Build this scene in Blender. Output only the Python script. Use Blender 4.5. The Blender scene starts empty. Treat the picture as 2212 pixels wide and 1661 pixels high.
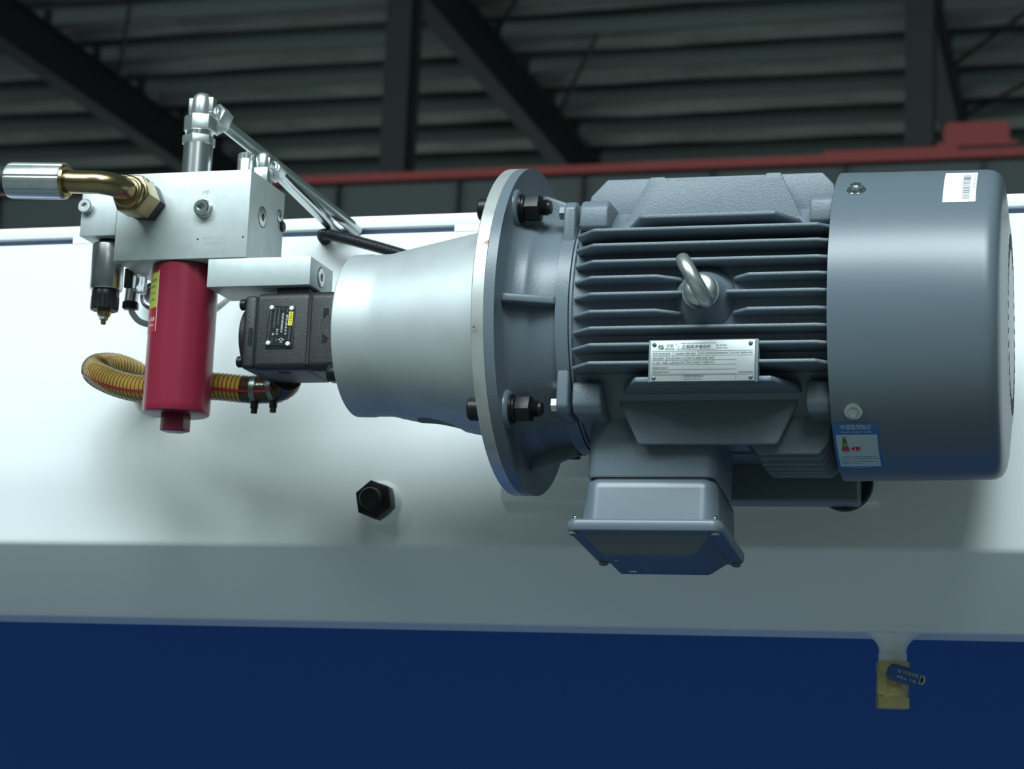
import bpy, bmesh, math, random
from mathutils import Vector as V, Matrix as M
random.seed(7)
sc = bpy.context.scene
C = sc.collection
S = 0.001                      # everything below is measured in millimetres; metres = mm * S
PI = math.pi

# ------------------------------------------------------------------ camera
cd = bpy.data.cameras.new('camera'); cam = bpy.data.objects.new('camera', cd); C.objects.link(cam)
cd.sensor_width = 36.0; cd.lens = 36.0*4650/2212
cd.clip_start = 0.05; cd.clip_end = 200
right = V((0.9628235, 0.26718901, 0.03976107)); down = V((-0.01189746, 0.18899279, -0.9819064)); fwd = V((-0.26986915, 0.9449295, 0.18514557))
mw = M.Identity(4)
for i in range(3):
    mw[i][0] = right[i]; mw[i][1] = -down[i]; mw[i][2] = -fwd[i]
mw.translation = V((606.23, -2176.85, -483.0))*S
cam.matrix_world = mw
cd.dof.use_dof = True; cd.dof.focus_distance = 2.17; cd.dof.aperture_fstop = 10.0
sc.camera = cam

# ------------------------------------------------------------------ light
sc.view_settings.view_transform = 'Standard'; sc.view_settings.look = 'None'
sc.view_settings.exposure = 0.08; sc.view_settings.gamma = 1.0; sc.view_settings.use_curve_mapping = False
w = bpy.data.worlds.new('hall_air'); sc.world = w; w.use_nodes = True
w.node_tree.nodes['Background'].inputs[0].default_value = (0.30, 0.435, 0.43, 1)
w.node_tree.nodes['Background'].inputs[1].default_value = 0.27
def area(name, loc, target, sx, sy, power, col):
    l = bpy.data.lights.new(name, 'AREA'); l.shape = 'RECTANGLE'; l.size = sx; l.size_y = sy; l.energy = power; l.color = col
    o = bpy.data.objects.new(name, l); C.objects.link(o); o.location = loc
    o.rotation_euler = (V(target)-V(loc)).to_track_quat('-Z', 'Y').to_euler()
    return o
area('window_left', (-3.7, -5.1, 4.7), (-0.1, 0.0, 0.0), 1.9, 3.4, 225, (0.80, 0.96, 1.0))
area('window_right', (1.9, -5.6, 4.2), (0.1, 0.0, 0.0), 1.6, 3.4, 120, (0.80, 0.96, 1.0))
area('skylight', (0.2, -4.7, 5.1), (0.1, 0.0, 0.0), 6.0, 2.2, 590, (0.84, 0.96, 1.0))
area('rear_windows', (-8, 44.5, 3.5), (-8, 30.0, 11.0), 40.0, 5.0, 430, (0.86, 1.0, 0.98))
area('hall_fill', (-8, 13.0, 9.5), (-8, 30.0, 10.2), 36.0, 1.5, 820, (0.86, 1.0, 0.98))  # unseen fill light, added to brighten the purlin fronts and girder web

# ------------------------------------------------------------------ materials
def mat(name, col, rough=0.5, metal=0.0, spec=0.5, bump=None, var=None, coat=0.0, trans=0.0, ior=1.45, rvar=None):
    m = bpy.data.materials.new(name); m.use_nodes = True
    nt = m.node_tree; N = nt.nodes; L = nt.links
    p = N['Principled BSDF']
    p.inputs['Base Color'].default_value = (*col, 1); p.inputs['Roughness'].default_value = rough
    p.inputs['Metallic'].default_value = metal; p.inputs['Specular IOR Level'].default_value = spec
    p.inputs['Coat Weight'].default_value = coat; p.inputs['Transmission Weight'].default_value = trans; p.inputs['IOR'].default_value = ior
    if bump or var or rvar:
        tc = N.new('ShaderNodeTexCoord')
    if bump:
        sc_, st, dist = bump
        n = N.new('ShaderNodeTexNoise'); n.inputs['Scale'].default_value = sc_; n.inputs['Detail'].default_value = 3
        b = N.new('ShaderNodeBump'); b.inputs['Strength'].default_value = st; b.inputs['Distance'].default_value = dist
        L.new(tc.outputs['Object'], n.inputs['Vector']); L.new(n.outputs['Fac'], b.inputs['Height']); L.new(b.outputs['Normal'], p.inputs['Normal'])
    if var:
        col2, vs, lo, hi = var
        n = N.new('ShaderNodeTexNoise'); n.inputs['Scale'].default_value = vs; n.inputs['Detail'].default_value = 4
        r = N.new('ShaderNodeValToRGB'); r.color_ramp.elements[0].position = lo; r.color_ramp.elements[1].position = hi
        r.color_ramp.elements[0].color = (*col, 1); r.color_ramp.elements[1].color = (*col2, 1)
        L.new(tc.outputs['Object'], n.inputs['Vector']); L.new(n.outputs['Fac'], r.inputs['Fac']); L.new(r.outputs['Color'], p.inputs['Base Color'])
    if rvar:
        n = N.new('ShaderNodeTexNoise'); n.inputs['Scale'].default_value = rvar[0]
        mr = N.new('ShaderNodeMapRange'); mr.inputs[3].default_value = rvar[1]; mr.inputs[4].default_value = rvar[2]
        L.new(tc.outputs['Object'], n.inputs['Vector']); L.new(n.outputs['Fac'], mr.inputs[0]); L.new(mr.outputs[0], p.inputs['Roughness'])
    return m
MT = dict(
    white=mat('tank_white_paint', (0.86, 0.90, 0.90), 0.38, spec=0.4, bump=(60, 0.02, 0.001)),
    blue=mat('machine_blue_paint', (0.036, 0.138, 0.50), 0.45, bump=(40, 0.05, 0.001)),
    slot=mat('slot_blue_paint', (0.30, 0.38, 0.56), 0.5),
    cast=mat('cast_grey_paint', (0.135, 0.172, 0.202), 0.36, spec=0.6, bump=(850, 0.4, 0.0012)),
    smooth=mat('sheet_grey_paint', (0.105, 0.138, 0.163), 0.34, spec=0.75, bump=(700, 0.05, 0.0004)),
    shield=mat('shield_grey_paint', (0.125, 0.160, 0.187), 0.32, spec=0.55, bump=(350, 0.14, 0.001)),
    alu=mat('cast_aluminium', (0.50, 0.545, 0.55), 0.55, metal=0.55, bump=(1500, 0.10, 0.0004), var=((0.42, 0.46, 0.46), 14, 0.45, 0.75)),
    ring=mat('machined_ring', (0.56, 0.59, 0.58), 0.40, metal=0.6, var=((0.36, 0.36, 0.33), 22, 0.52, 0.78)),
    block=mat('zinc_block', (0.51, 0.565, 0.565), 0.42, metal=0.3, var=((0.455, 0.505, 0.50), 60, 0.4, 0.7), rvar=(30, 0.36, 0.5)),
    chrome=mat('bright_zinc', (0.62, 0.66, 0.66), 0.18, metal=1.0),
    zinc=mat('dull_zinc', (0.66, 0.70, 0.70), 0.32, metal=0.9, var=((0.55, 0.60, 0.58), 90, 0.4, 0.7)),
    steel=mat('turned_steel', (0.60, 0.60, 0.61), 0.27, metal=1.0),
    gold=mat('yellow_zinc', (0.40, 0.29, 0.145), 0.24, metal=1.0, var=((0.31, 0.27, 0.15), 45, 0.4, 0.7)),
    brass=mat('brass', (0.72, 0.59, 0.26), 0.45, metal=0.5, bump=(500, 0.1, 0.0006)),
    brass_pale=mat('pale_brass', (0.80, 0.70, 0.42), 0.4, metal=0.5),
    black=mat('black_oxide', (0.016, 0.016, 0.018), 0.38, metal=0.4, spec=0.5, bump=(300, 0.2, 0.0008)),
    rubber=mat('black_rubber', (0.018, 0.019, 0.021), 0.55),
    plastic=mat('black_plastic', (0.016, 0.018, 0.022), 0.33),
    iron=mat('black_cast_iron', (0.012, 0.014, 0.0155), 0.40, spec=0.7, bump=(1300, 0.5, 0.0009)),
    red=mat('filter_red_paint', (0.215, 0.016, 0.038), 0.27, spec=0.55, bump=(900, 0.03, 0.0003)),
    plate=mat('nameplate_alu', (0.42, 0.455, 0.455), 0.40, metal=0.45, var=((0.35, 0.385, 0.385), 35, 0.45, 0.7)),
    platek=mat('nameplate_black', (0.008, 0.010, 0.014), 0.35),
    ink=mat('print_dark', (0.05, 0.055, 0.06), 0.6), inkw=mat('print_white', (0.75, 0.78, 0.80), 0.6),
    inkb=mat('print_pale_blue', (0.50, 0.60, 0.85), 0.6), inkd=mat('print_grey', (0.20, 0.22, 0.23), 0.6),
    engr=mat('dot_peen', (0.34, 0.385, 0.38), 0.6, metal=0.2),
    paper=mat('label_white', (0.86, 0.88, 0.88), 0.5), lblue=mat('label_blue', (0.035, 0.16, 0.42), 0.45), lpale=mat('label_face', (0.48, 0.58, 0.58), 0.45),
    lgreen=mat('label_green', (0.02, 0.14, 0.05), 0.5), llime=mat('label_lime', (0.20, 0.30, 0.04), 0.5), lred=mat('label_red', (0.50, 0.025, 0.03), 0.5),
    lyel=mat('label_yellow', (0.72, 0.66, 0.05), 0.5), lyg=mat('label_yellow_green', (0.42, 0.44, 0.06), 0.45), lredp=mat('label_filter_red', (0.36, 0.02, 0.03), 0.4),
    bar=mat('barcode_grey', (0.20, 0.23, 0.28), 0.6), barp=mat('barcode_pale', (0.45, 0.48, 0.60), 0.6),
    amber=mat('amber_hose', (0.90, 0.58, 0.12), 0.10, trans=0.55, ior=1.33, spec=0.6, coat=0.4),
    wire=mat('hose_wire', (0.07, 0.045, 0.012), 0.35, metal=0.3),
    oil=mat('hose_oil', (0.62, 0.38, 0.04), 0.4), sleeve=mat('hose_end_dark', (0.045, 0.028, 0.014), 0.12, spec=0.7),
    stripe=mat('hose_stripe', (0.36, 0.02, 0.05), 0.3),
    clear=mat('clear_plastic', (0.85, 0.88, 0.90), 0.08, trans=0.85, ior=1.4),
    cable=mat('cable_grey', (0.50, 0.55, 0.53), 0.5), gauge=mat('gauge_face', (0.06, 0.065, 0.07), 0.3),
    grip=mat('handle_blue', (0.035, 0.10, 0.30), 0.4),
    foil=mat('roof_foil', (0.42, 0.46, 0.44), 0.6, metal=0.1, var=((0.24, 0.28, 0.26), 0.9, 0.35, 0.65)),
    hall=mat('hall_steel_dark', (0.016, 0.020, 0.025), 0.6), purlin=mat('purlin_paint', (0.16, 0.20, 0.19), 0.7),
    crane=mat('crane_red', (0.30, 0.035, 0.035), 0.5), web=mat('girder_web', (0.075, 0.095, 0.10), 0.6),
    floor=mat('floor_concrete', (0.13, 0.15, 0.145), 0.6, var=((0.10, 0.115, 0.11), 1.2, 0.4, 0.6)),
    wallb=mat('far_wall', (0.05, 0.06, 0.065), 0.8),
)

# ------------------------------------------------------------------ mesh builder (mm)
def frame(d, up=None):
    d = V(d).normalized()
    u = V(up) if up else (V((0, 0, 1)) if abs(d.z) < 0.9 else V((1, 0, 0)))
    a = (u - d*u.dot(d)).normalized(); b = d.cross(a)
    return d, a, b
class B:
    def __init__(s): s.bm = bmesh.new()
    def ring(s, pts): return [s.bm.verts.new(p) for p in pts]
    def skin(s, rings, close=True, caps=(True, True)):
        for r0, r1 in zip(rings, rings[1:]):
            n = len(r0)
            for i in range(n if close else n-1):
                j = (i+1) % n
                s.bm.faces.new((r0[i], r0[j], r1[j], r1[i]))
        if caps[0]: s.bm.faces.new(list(reversed(rings[0])))
        if caps[1]: s.bm.faces.new(rings[-1])
        return s
    def box(s, x0, x1, y0, y1, z0, z1):
        a = s.ring([(x0,y0,z0),(x1,y0,z0),(x1,y1,z0),(x0,y1,z0)]); b = s.ring([(x0,y0,z1),(x1,y0,z1),(x1,y1,z1),(x0,y1,z1)])
        return s.skin([a, b])
    def prism(s, poly, ax, a0, a1):
        def P(u, v, w): return {'x': (w,u,v), 'y': (u,w,v), 'z': (u,v,w)}[ax]
        return s.skin([s.ring([P(u,v,a0) for u,v in poly]), s.ring([P(u,v,a1) for u,v in poly])])
    def lathe(s, o, d, prof, n=48, caps=(True, True), ph=0.0, up=None):
        o = V(o); d, a, b = frame(d, up); R = []
        for t, r in prof:
            R.append(s.ring([o+d*t+(a*math.cos(ph+2*PI*k/n)+b*math.sin(ph+2*PI*k/n))*max(r, 1e-3) for k in range(n)]))
        return s.skin(R, caps=caps)
    def cyl(s, p0, p1, r, n=32, r1=None, ch=0.0):
        p0, p1 = V(p0), V(p1); L = (p1-p0).length; q = r if r1 is None else r1
        pr = [(0, r), (L, q)] if not ch else [(0, r-ch), (ch, r), (L-ch, q), (L, q-ch)]
        return s.lathe(p0, p1-p0, pr, n)
    def hexn(s, p, d, af, h, ph=0.0, ch=1.0, hole=0.0, up=None):
        r = af/math.sqrt(3); o = V(p); d, a, b = frame(d, up)
        def hx(t, f): return s.ring([o+d*t+(a*math.cos(ph+PI*k/3)+b*math.sin(ph+PI*k/3))*r*f for k in range(6)])
        f = 1-ch/r
        return s.skin([hx(0, f), hx(ch*.5, 1), hx(h-ch*.5, 1), hx(h, f)])
    def tube(s, pts, r, n=20, caps=(True, True), closed=False):
        P = [V(p) for p in pts]; R = []; pa = None
        for i, p in enumerate(P):
            if closed: t = (P[(i+1) % len(P)]-P[i-1]).normalized()
            else: t = (P[min(i+1, len(P)-1)]-P[max(i-1, 0)]).normalized()
            if pa is None: _, a, _ = frame(t)
            else: a = (pa-t*pa.dot(t)).normalized()
            pa = a; b = t.cross(a); rr = r[i] if isinstance(r, (list, tuple)) else r
            R.append(s.ring([p+(a*math.cos(2*PI*k/n)+b*math.sin(2*PI*k/n))*rr for k in range(n)]))
        if closed: R.append(R[0]); return s.skin(R, caps=(False, False))
        return s.skin(R, caps=caps)
    def torus(s, c, nrm, R, r, n=40, m=16):
        d, a, b = frame(nrm); c = V(c)
        return s.tube([c+(a*math.cos(2*PI*k/n)+b*math.sin(2*PI*k/n))*R for k in range(n)], r, m, closed=True)
    def rrect(s, x0, x1, y0, y1, rad, levels, k=5):
        """levels: (z, grow) - a rounded rectangle lofted through z; grow widens it"""
        R = []
        for z, g in levels:
            pts = []; r = max(rad+g, 0.5)
            for cx, cy, a0 in ((x1+g-r, y1+g-r, 0), (x0-g+r, y1+g-r, PI/2), (x0-g+r, y0-g+r, PI), (x1+g-r, y0-g+r, 1.5*PI)):
                for i in range(k+1):
                    a = a0+PI/2*i/k; pts.append((cx+r*math.cos(a), cy+r*math.sin(a), z))
            R.append(s.ring(pts))
        return s.skin(R)
    def quad(s, pts): s.bm.faces.new([s.bm.verts.new(p) for p in pts]); return s
def rot(b, mtx):
    bmesh.ops.transform(b.bm, matrix=mtx, verts=b.bm.verts); return b
def obj(name, b, m, parent=None, bevel=0.0, ang=32, smooth=True, seg=2):
    bm = b.bm
    bmesh.ops.recalc_face_normals(bm, faces=bm.faces)
    if bevel:
        E = [e for e in bm.edges if len(e.link_faces) == 2 and e.calc_face_angle(0) > math.radians(35)]
        bmesh.ops.bevel(bm, geom=E, offset=bevel, segments=seg, affect='EDGES', profile=0.5, clamp_overlap=True)
    o0 = V((0, 0, 0)); q = parent
    while q is not None: o0 = o0 + V(q.location)/S; q = q.parent
    bmesh.ops.transform(bm, matrix=M.Scale(S, 4) @ M.Translation(-o0), verts=bm.verts)
    me = bpy.data.meshes.new(name); bm.to_mesh(me); bm.free()
    me.materials.append(MT[m])
    if smooth:
        me.shade_smooth(); me.set_sharp_from_angle(angle=math.radians(ang))
    o = bpy.data.objects.new(name, me); C.objects.link(o)
    if parent is not None: o.parent = parent
    return o
def thing(name, label, cat, loc=(0, 0, 0), group=None):
    o = bpy.data.objects.new(name, None); C.objects.link(o); o.location = V(loc)*S; o.empty_display_size = 0.05
    o['label'] = label; o['category'] = cat
    if group: o['group'] = group
    return o
def tag(o, label, cat, group=None):
    o['label'] = label; o['category'] = cat
    if group: o['group'] = group
    return o
def structure(name, b, m, **k):
    o = obj(name, b, m, **k); o['kind'] = 'structure'; return o
def part_label(o, t): o['label'] = t; return o

# text: (string, size, u, v, align, bold) on a mapped surface f(u, v, h) -> point
def flat(O, U, W):
    O, U, W = V(O), V(U).normalized(), V(W).normalized(); n = U.cross(W)
    return lambda u, v, h=0.0: O+U*u+W*v+n*h
def texts(name, items, f, m, parent, h=0.12):
    bm = bmesh.new()
    for it in items:
        st, size, u, v = it[:4]; al = it[4] if len(it) > 4 else 'LEFT'; wid = it[5] if len(it) > 5 else None
        cu = bpy.data.curves.new('t', 'FONT'); cu.body = st; cu.size = size; cu.align_x = al; cu.resolution_u = 2
        if len(it) > 6: cu.shear = it[6]
        to = bpy.data.objects.new('t', cu); C.objects.link(to)
        dg = bpy.context.evaluated_depsgraph_get(); me = bpy.data.meshes.new_from_object(to.evaluated_get(dg))
        k = 1.0
        if wid and len(me.vertices):
            xs = [q.co.x for q in me.vertices]; k = wid/max(max(xs)-min(xs), 1e-6)
        t = bmesh.new(); t.from_mesh(me)
        for q in t.verts: q.co = (q.co.x*k+u, q.co.y+v, 0)
        t.to_mesh(me); t.free(); bm.from_mesh(me)
        bpy.data.objects.remove(to); bpy.data.curves.remove(cu); bpy.data.meshes.remove(me)
    for q in bm.verts: q.co = f(q.co.x, q.co.y, h)
    b = B(); b.bm.free(); b.bm = bm
    o = printed(name, b, m, parent); o['kind'] = 'stuff'; return o
def printed(name, b, m, parent):
    o0 = V((0, 0, 0)); q = parent
    while q is not None: o0 = o0+V(q.location)/S; q = q.parent
    bmesh.ops.transform(b.bm, matrix=M.Scale(S, 4) @ M.Translation(-o0), verts=b.bm.verts)
    me = bpy.data.meshes.new(name); b.bm.to_mesh(me); b.bm.free(); me.materials.append(MT[m])
    o = bpy.data.objects.new(name, me); C.objects.link(o); o.parent = parent
    return o
def patch(b, f, u0, v0, u1, v1, h, nu=1, nv=1):
    for i in range(nu):
        for j in range(nv):
            a, c = u0+(u1-u0)*i/nu, u0+(u1-u0)*(i+1)/nu; d, e = v0+(v1-v0)*j/nv, v0+(v1-v0)*(j+1)/nv
            b.quad([f(a, d, h), f(c, d, h), f(c, e, h), f(a, e, h)])
    return b
def spline(P, n=8):
    P = [V(p) for p in P]; out = []
    for i in range(len(P)-1):
        p0, p1, p2, p3 = P[max(i-1, 0)], P[i], P[i+1], P[min(i+2, len(P)-1)]
        for k in range(n):
            t = k/n
            out.append(0.5*((2*p1)+(p2-p0)*t+(2*p0-5*p1+4*p2-p3)*t*t+(3*p1-p0-3*p2+p3)*t**3))
    out.append(P[-1]); return out
def arc(c, a0, a1, r, u, v, n=8):
    c, u, v = V(c), V(u), V(v)
    return [c+u*r*math.cos(a0+(a1-a0)*i/n)+v*r*math.sin(a0+(a1-a0)*i/n) for i in range(n+1)]
def resample(P, step):
    P = [V(p) for p in P]; out = [P[0]]; acc = 0
    for a, b in zip(P, P[1:]):
        L = (b-a).length; t = step-acc
        while t <= L: out.append(a+(b-a)*(t/L)); t += step
        acc = (acc+L) % step
    return out

# ================================================================== THE HALL
FZ = -2000
structure('floor', B().box(-40000, 30000, -14000, 62000, FZ-200, FZ), 'floor')
YB = 46000
structure('wall_back', B().box(-40000, 30000, YB, YB+300, FZ, 13000), 'wallb')
# roof: insulating foil sagging between purlins
b = B(); nx, y0, y1 = 84, 18000, YB
PITCH, PY0 = 1767, 31400-6*1767
ny = 150; rows = []
for j in range(ny+1):
    y = y0+(y1-y0)*j/ny; ph = ((y-PY0) % PITCH)/PITCH; row = []
    for i in range(nx+1):
        x = -34000+58000*i/nx
        sag = 210*math.sin(PI*ph)**0.8*(0.85+0.3*math.sin(x*0.0011+j*1.7)*math.sin(x*0.00037+1.3))
        row.append(b.bm.verts.new((x, y, 11830-sag)))
    rows.append(row)
for r0, r1 in zip(rows, rows[1:]):
    for i in range(nx): b.bm.faces.new((r0[i], r0[i+1], r1[i+1], r1[i]))
ceil = structure('ceiling', b, 'foil', ang=80)
pm = None
for k in range(-1, 15):
    y = PY0+PITCH*k
    if y < y0 or y > YB: continue
    b = B().prism([(y, 11480), (y+80, 11480), (y+80, 11500), (y+12, 11500), (y+12, 11860), (y, 11860)], 'x', -34000, 24000)
    obj('purlin', b, 'purlin', ceil, smooth=False)
# bracing cables under the roof, slanting from one rafter towards the next
def rafter(xc, lab):
    t = thing('roof_rafter', lab, 'beam', (xc, 18000, 10700))
    obj('web', B().box(xc-12, xc+12, 18000, YB, 10720, 11460), 'hall', t, smooth=False)
    obj('bottom_flange', B().box(xc-165, xc+165, 18000, YB, 10700, 10726), 'hall', t, smooth=False)
    obj('top_flange', B().box(xc-165, xc+165, 18000, YB, 11450, 11478), 'hall', t, smooth=False)
    y = PY0
    for k in range(15):
        yy = PY0+PITCH*k-40
        if yy < YB-500: obj('purlin_cleat', B().box(xc+20, xc+165, yy, yy+30, 11478, 11720), 'hall', t, smooth=False)
rafter(-16180, 'dark steel roof rafter behind the silver elbow pipe, the leftmost of three')
rafter(-9060, 'dark steel roof rafter running back from the top of the left column')
rafter(-2020, 'dark steel roof rafter beside the right column, above the red block')
for (xa, ya, xb, yb, lab) in ((-8900, 29300, -7400, 26400, 'thin roof brace rod meeting the middle rafter near the picture top'),
                          (-8900, 33400, -7300, 29600, 'thin roof brace rod meeting the middle rafter halfway down'),
                          (-16000, 30300, -14200, 27000, 'thin roof brace rod beside the leftmost rafter'),
                          (-1850, 31800, 600, 27400, 'thin roof brace rod right of the right column, upper one'),
                          (-1850, 34500, 900, 30500, 'thin roof brace rod right of the right column, lower one')):
    tag(obj('brace_rod', B().cyl((xa, ya, 11380), (xb, yb, 11380), 34, 10), 'hall'), lab, 'rod', 'roof brace rods')
def column(x0, x1, lab):
    yc = 25350; t = thing('steel_column', lab, 'column', ((x0+x1)/2, yc+250, FZ))
    obj('front_flange', B().box(x0, x1, yc, yc+24, FZ, 10690), 'hall', t, smooth=False)
    obj('rear_flange', B().box(x0, x1, yc+480, yc+504, FZ, 10690), 'hall', t, smooth=False)
    obj('web', B().box((x0+x1)/2-10, (x0+x1)/2+10, yc+24, yc+480, FZ, 10690), 'hall', t, smooth=False)
    obj('base_plate', B().box(x0-60, x1+60, yc-60, yc+560, FZ, FZ+40), 'hall', t, smooth=False)
column(-9330, -8960, 'dark steel column standing between the silver elbow and the motor flange')
column(-2028, -1660, 'dark steel column rising behind the smooth motor fan cover')
t = thing('crane_girder', 'long crane runway girder with a red top rail across the hall', 'girder', (-9000, 24900, 6700))
g = obj('web', B().box(-30000, 20000, 24960, 24985, 6750, 7690), 'web', t, smooth=False)
part_label(obj('top_rail', B().box(-30000, 20000, 24820, 25120, 7690, 7800), 'crane', t, smooth=False), 'red top rail')
part_label(obj('rail_splice', B().box(-3020, -1300, 24830, 25100, 7800, 7850), 'crane', t, smooth=False), 'thicker red length of rail')
obj('bottom_flange', B().box(-30000, 20000, 24820, 25120, 6700, 6750), 'web', t, smooth=False)
for k in range(28): obj('stiffener', B().box(-29000+1750*k, -28980+1750*k, 24830, 24960, 6750, 7690), 'hall', t, smooth=False)
t = thing('crane_end_block', 'dark red block standing on the crane girder at the right', 'crane', (-1060, 25000, 7851))
obj('housing', B().prism([(-1475, 7901), (-655, 7901), (-655, 8090), (-690, 8165), (-1440, 8170), (-1475, 8090)], 'y', 24850, 25080), 'crane', t, smooth=False)
obj('foot_plate', B().box(-1560, -560, 24830, 25100, 7851, 7900), 'crane', t, smooth=False)

# ================================================================== TANK AND MACHINE
tank = thing('oil_tank', 'big white oil tank carrying the motor and the pump', 'tank', (-130, 400, -289))
XL, XR = -1400, 1300; YW = 230
R2 = 12
prof = [(YW, 178)]
prof += [(YW, -196)] + [(YW+R2-R2*math.cos(a), -199-R2*math.sin(a)) for a in (0.08, 0.16, 0.24, .32, .4, .48, .56, .64, .72, .8)] + [(YW+80, -283), (YW+85, -287.2), (YW+90, -288.6), (420, -288.6), (420, -284), (YW+92, -284), (YW+14, -205), (YW+6, -194), (YW+6, 178)]
obj('front_panel', B().prism(prof, 'x', XL, XR), 'white', tank, ang=12)
obj('top_rail', B().box(XL, XR, YW, YW+12, 186.2, 201), 'white', tank, bevel=1.0)
for xa, xb in ((-670, -470), (-161.5, 360)):
    obj('rail_bridge', B().box(xa, xb, YW, YW+12, 177.5, 186.6), 'white', tank, smooth=False)
part_label(obj('slot_back', B().box(XL, XR, YW+14, YW+17, 150, 201), 'slot', tank, smooth=False), 'blue-grey strip seen through the slots')
obj('rear_body', B().prism([(YW+20, -180), (YW+110, -275), (420, -275), (420, -200), (899, -200), (899, 196), (YW+20, 196)], 'x', XL, XR), 'white', tank, smooth=False)
b = B().lathe((355, 348, -288.6), (0, 0, -1), [(0, 30), (1.5, 28.5), (4, 25), (8, 20.5), (13, 17), (18, 15.5), (21, 15.5), (23, 16.4), (27, 16.2), (33, 16.1)], 40)
obj('drain_pipe', b, 'white', tank, ang=60)
tag(obj('machine_frame', B().box(-2200, 2200, 900, 960, FZ, 150), 'blue', bevel=2), 'dark blue machine frame panel below the white tank', 'machine frame')

v = thing('ball_valve', 'brass ball valve with a blue lever under the white drain pipe', 'valve', (361, 292, -386))
obj('body', B().lathe((361, 292, -344), (0, 0, -1), [(0, 17.2), (1, 18), (15, 18.2), (17, 19), (28, 18.2), (30, 17.4)], 40), 'brass', v, ang=40)
obj('hex_end', B().hexn((361, 292, -333), (0, 0, -1), 35, 12.5, ph=0.25, ch=1.2), 'brass', v)
obj('hex_end', B().hexn((361, 292, -373), (0, 0, -1), 35, 13.5, ph=0.25, ch=1.2), 'brass', v)
obj('stem', B().cyl((366, 276, -353), (367, 265, -350), 4.5, 20), 'brass', v)
f = flat((352, 273.3, -371), (0, 0, 1), (-1, 0, 0))
obj('label_pad', B().box(346, 357.5, 273.2, 276, -371, -350), 'brass', v, bevel=0.6)
texts('lettering', [('DKN', 7.5, 4, -2.6)], flat((352, 273.0, -371), (0, 0, 1), (-1, 0, 0)), 'brass', v, h=0.3)
hm = M.Translation((371, 262, -348)) @ M.Rotation(math.radians(14), 4, 'Y') @ M.Rotation(math.radians(20), 4, 'Z')
b = B(); b.rrect(-13, 24, -9, 9, 7, [(-2.0, 0), (-1.2, .8), (1.2, .8), (2.0, 0)]); rot(b, hm @ M.Rotation(PI/2, 4, 'X'))
h = part_label(obj('lever_grip', b, 'grip', v, ang=50), 'blue plastic lever grip')
fm = hm @ M.Rotation(PI/2, 4, 'X')
fl = lambda u, w_, hh=0.0: fm @ V((u, w_, 2.1+hh))
texts('lettering', [('阀门开关手柄', 5.0, -3, 1.0, 'LEFT', 24), ('PN 16', 4.6, -2, -5.2, 'LEFT', 22)], fl, 'lpale', h)
b = B(); b.rrect(22, 31, -6, 6, 5.5, [(-1.2, 0), (1.2, 0)]); rot(b, fm); obj('lever_end', b, 'zinc', v)
b = B(); b.rrect(25.5, 29, -3, 3, 1.7, [(-1.6, 0), (1.6, 0)]); rot(b, fm); obj('lever_hole', b, 'rubber', v)
v.location = V((355, 348, -373))*S

pl = thing('tank_plug', 'black hexagon plug with a round stub on the bare white tank wall', 'plug', (-236, 230, -152))
obj('hexagon', B().hexn((-237, 219, -153), (0, -1, 0), 41, 19, ph=0.18, ch=1.6), 'black', pl, bevel=0.5)
obj('stub', B().lathe((-237, 201, -153), (0, -1, 0), [(0, 14), (3, 14), (4, 12.6), (8, 12.6), (9, 13.4), (13, 13.2), (15, 11.5)], 32), 'black', pl, ang=40)
part_label(obj('weld_collar', B().lathe((-237, 231, -153), (0, -1, 0), [(0, 27), (3, 25.5), (9, 23.2), (12, 22)], 36), 'white', pl, ang=60), 'white painted collar')

mp = thing('motor_mount', 'white mounting plate and bracket welded to the tank behind the motor', 'mount', (130, 230, -152))
obj('base_plate', B().box(-87, 351, 220.5, YW, -152, 152), 'white', mp, bevel=1.0)
obj('bracket_plate', B().box(-60, 338, 203, 220.5, -127, 127), 'white', mp, bevel=1.0)
for x, z in ((316, -134),):
    tag(obj('rubber_mount', B().lathe((x, 190, z), (0, 1, 0), [(0, 30), (1, 31.5), (11, 31.5), (13, 30), (13, 0.1)], 44), 'rubber'),
        'black round rubber pad showing behind the right end of the motor foot', 'pad')

# ================================================================== ELECTRIC MOTOR (local x = shaft axis)
mo = thing('electric_motor', 'large blue-grey electric motor with cooling fins and a smooth fan cover', 'motor', (0, 0, 0))
RN = 128
obj('stator_housing', B().lathe((75.6, 0, 0), (1, 0, 0), [(0, 120), (0.2, 129.5), (1, 130.5), (3, 130.5), (4.4, RN), (260.4, RN)], 96), 'cast', mo, ang=40)
def fin(poly, z, th=4.2):
    b = B().prism(poly, 'z', z-th/2, z+th/2); obj('cooling_fin', b, 'cast', mo, bevel=1.5, ang=50)
def root_y(z): return -math.sqrt(max(RN*RN-z*z, 0))+6
for z in (67, 51.5, 34.5, -34, -69.5):
    fin([(81, root_y(z)), (81, -131 if abs(z) < 60 else -128), (103, -150), (327, -150), (340, -min(146, math.sqrt(154**2-z*z))), (340, root_y(z))], z)
fin([(81, root_y(-51)), (81, -130), (103, -150), (327, -150), (340, -144), (340, root_y(-51))], -51)
for z in (18, -17):
    fin([(81, -115), (81, -131), (102, -150), (169, -150), (192, -136), (196, -115)], z)
    fin([(240, -115), (244, -136), (260, -150), (327, -150), (340, -146), (340, -115)], z)
fin([(81, -115), (81, -132), (102, -150), (197, -150), (197, -115)], 1)
fin([(238, -115), (238, -150), (327, -150), (340, -146), (340, -115)], 1)
fin([(126, -80), (130, -104), (149, -143), (284, -143), (305, -112), (309, -80)], 82, 5)
fin([(126, -80), (130, -104), (150, -146), (284, -146), (305, -112), (309, -80)], -86, 6)
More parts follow.
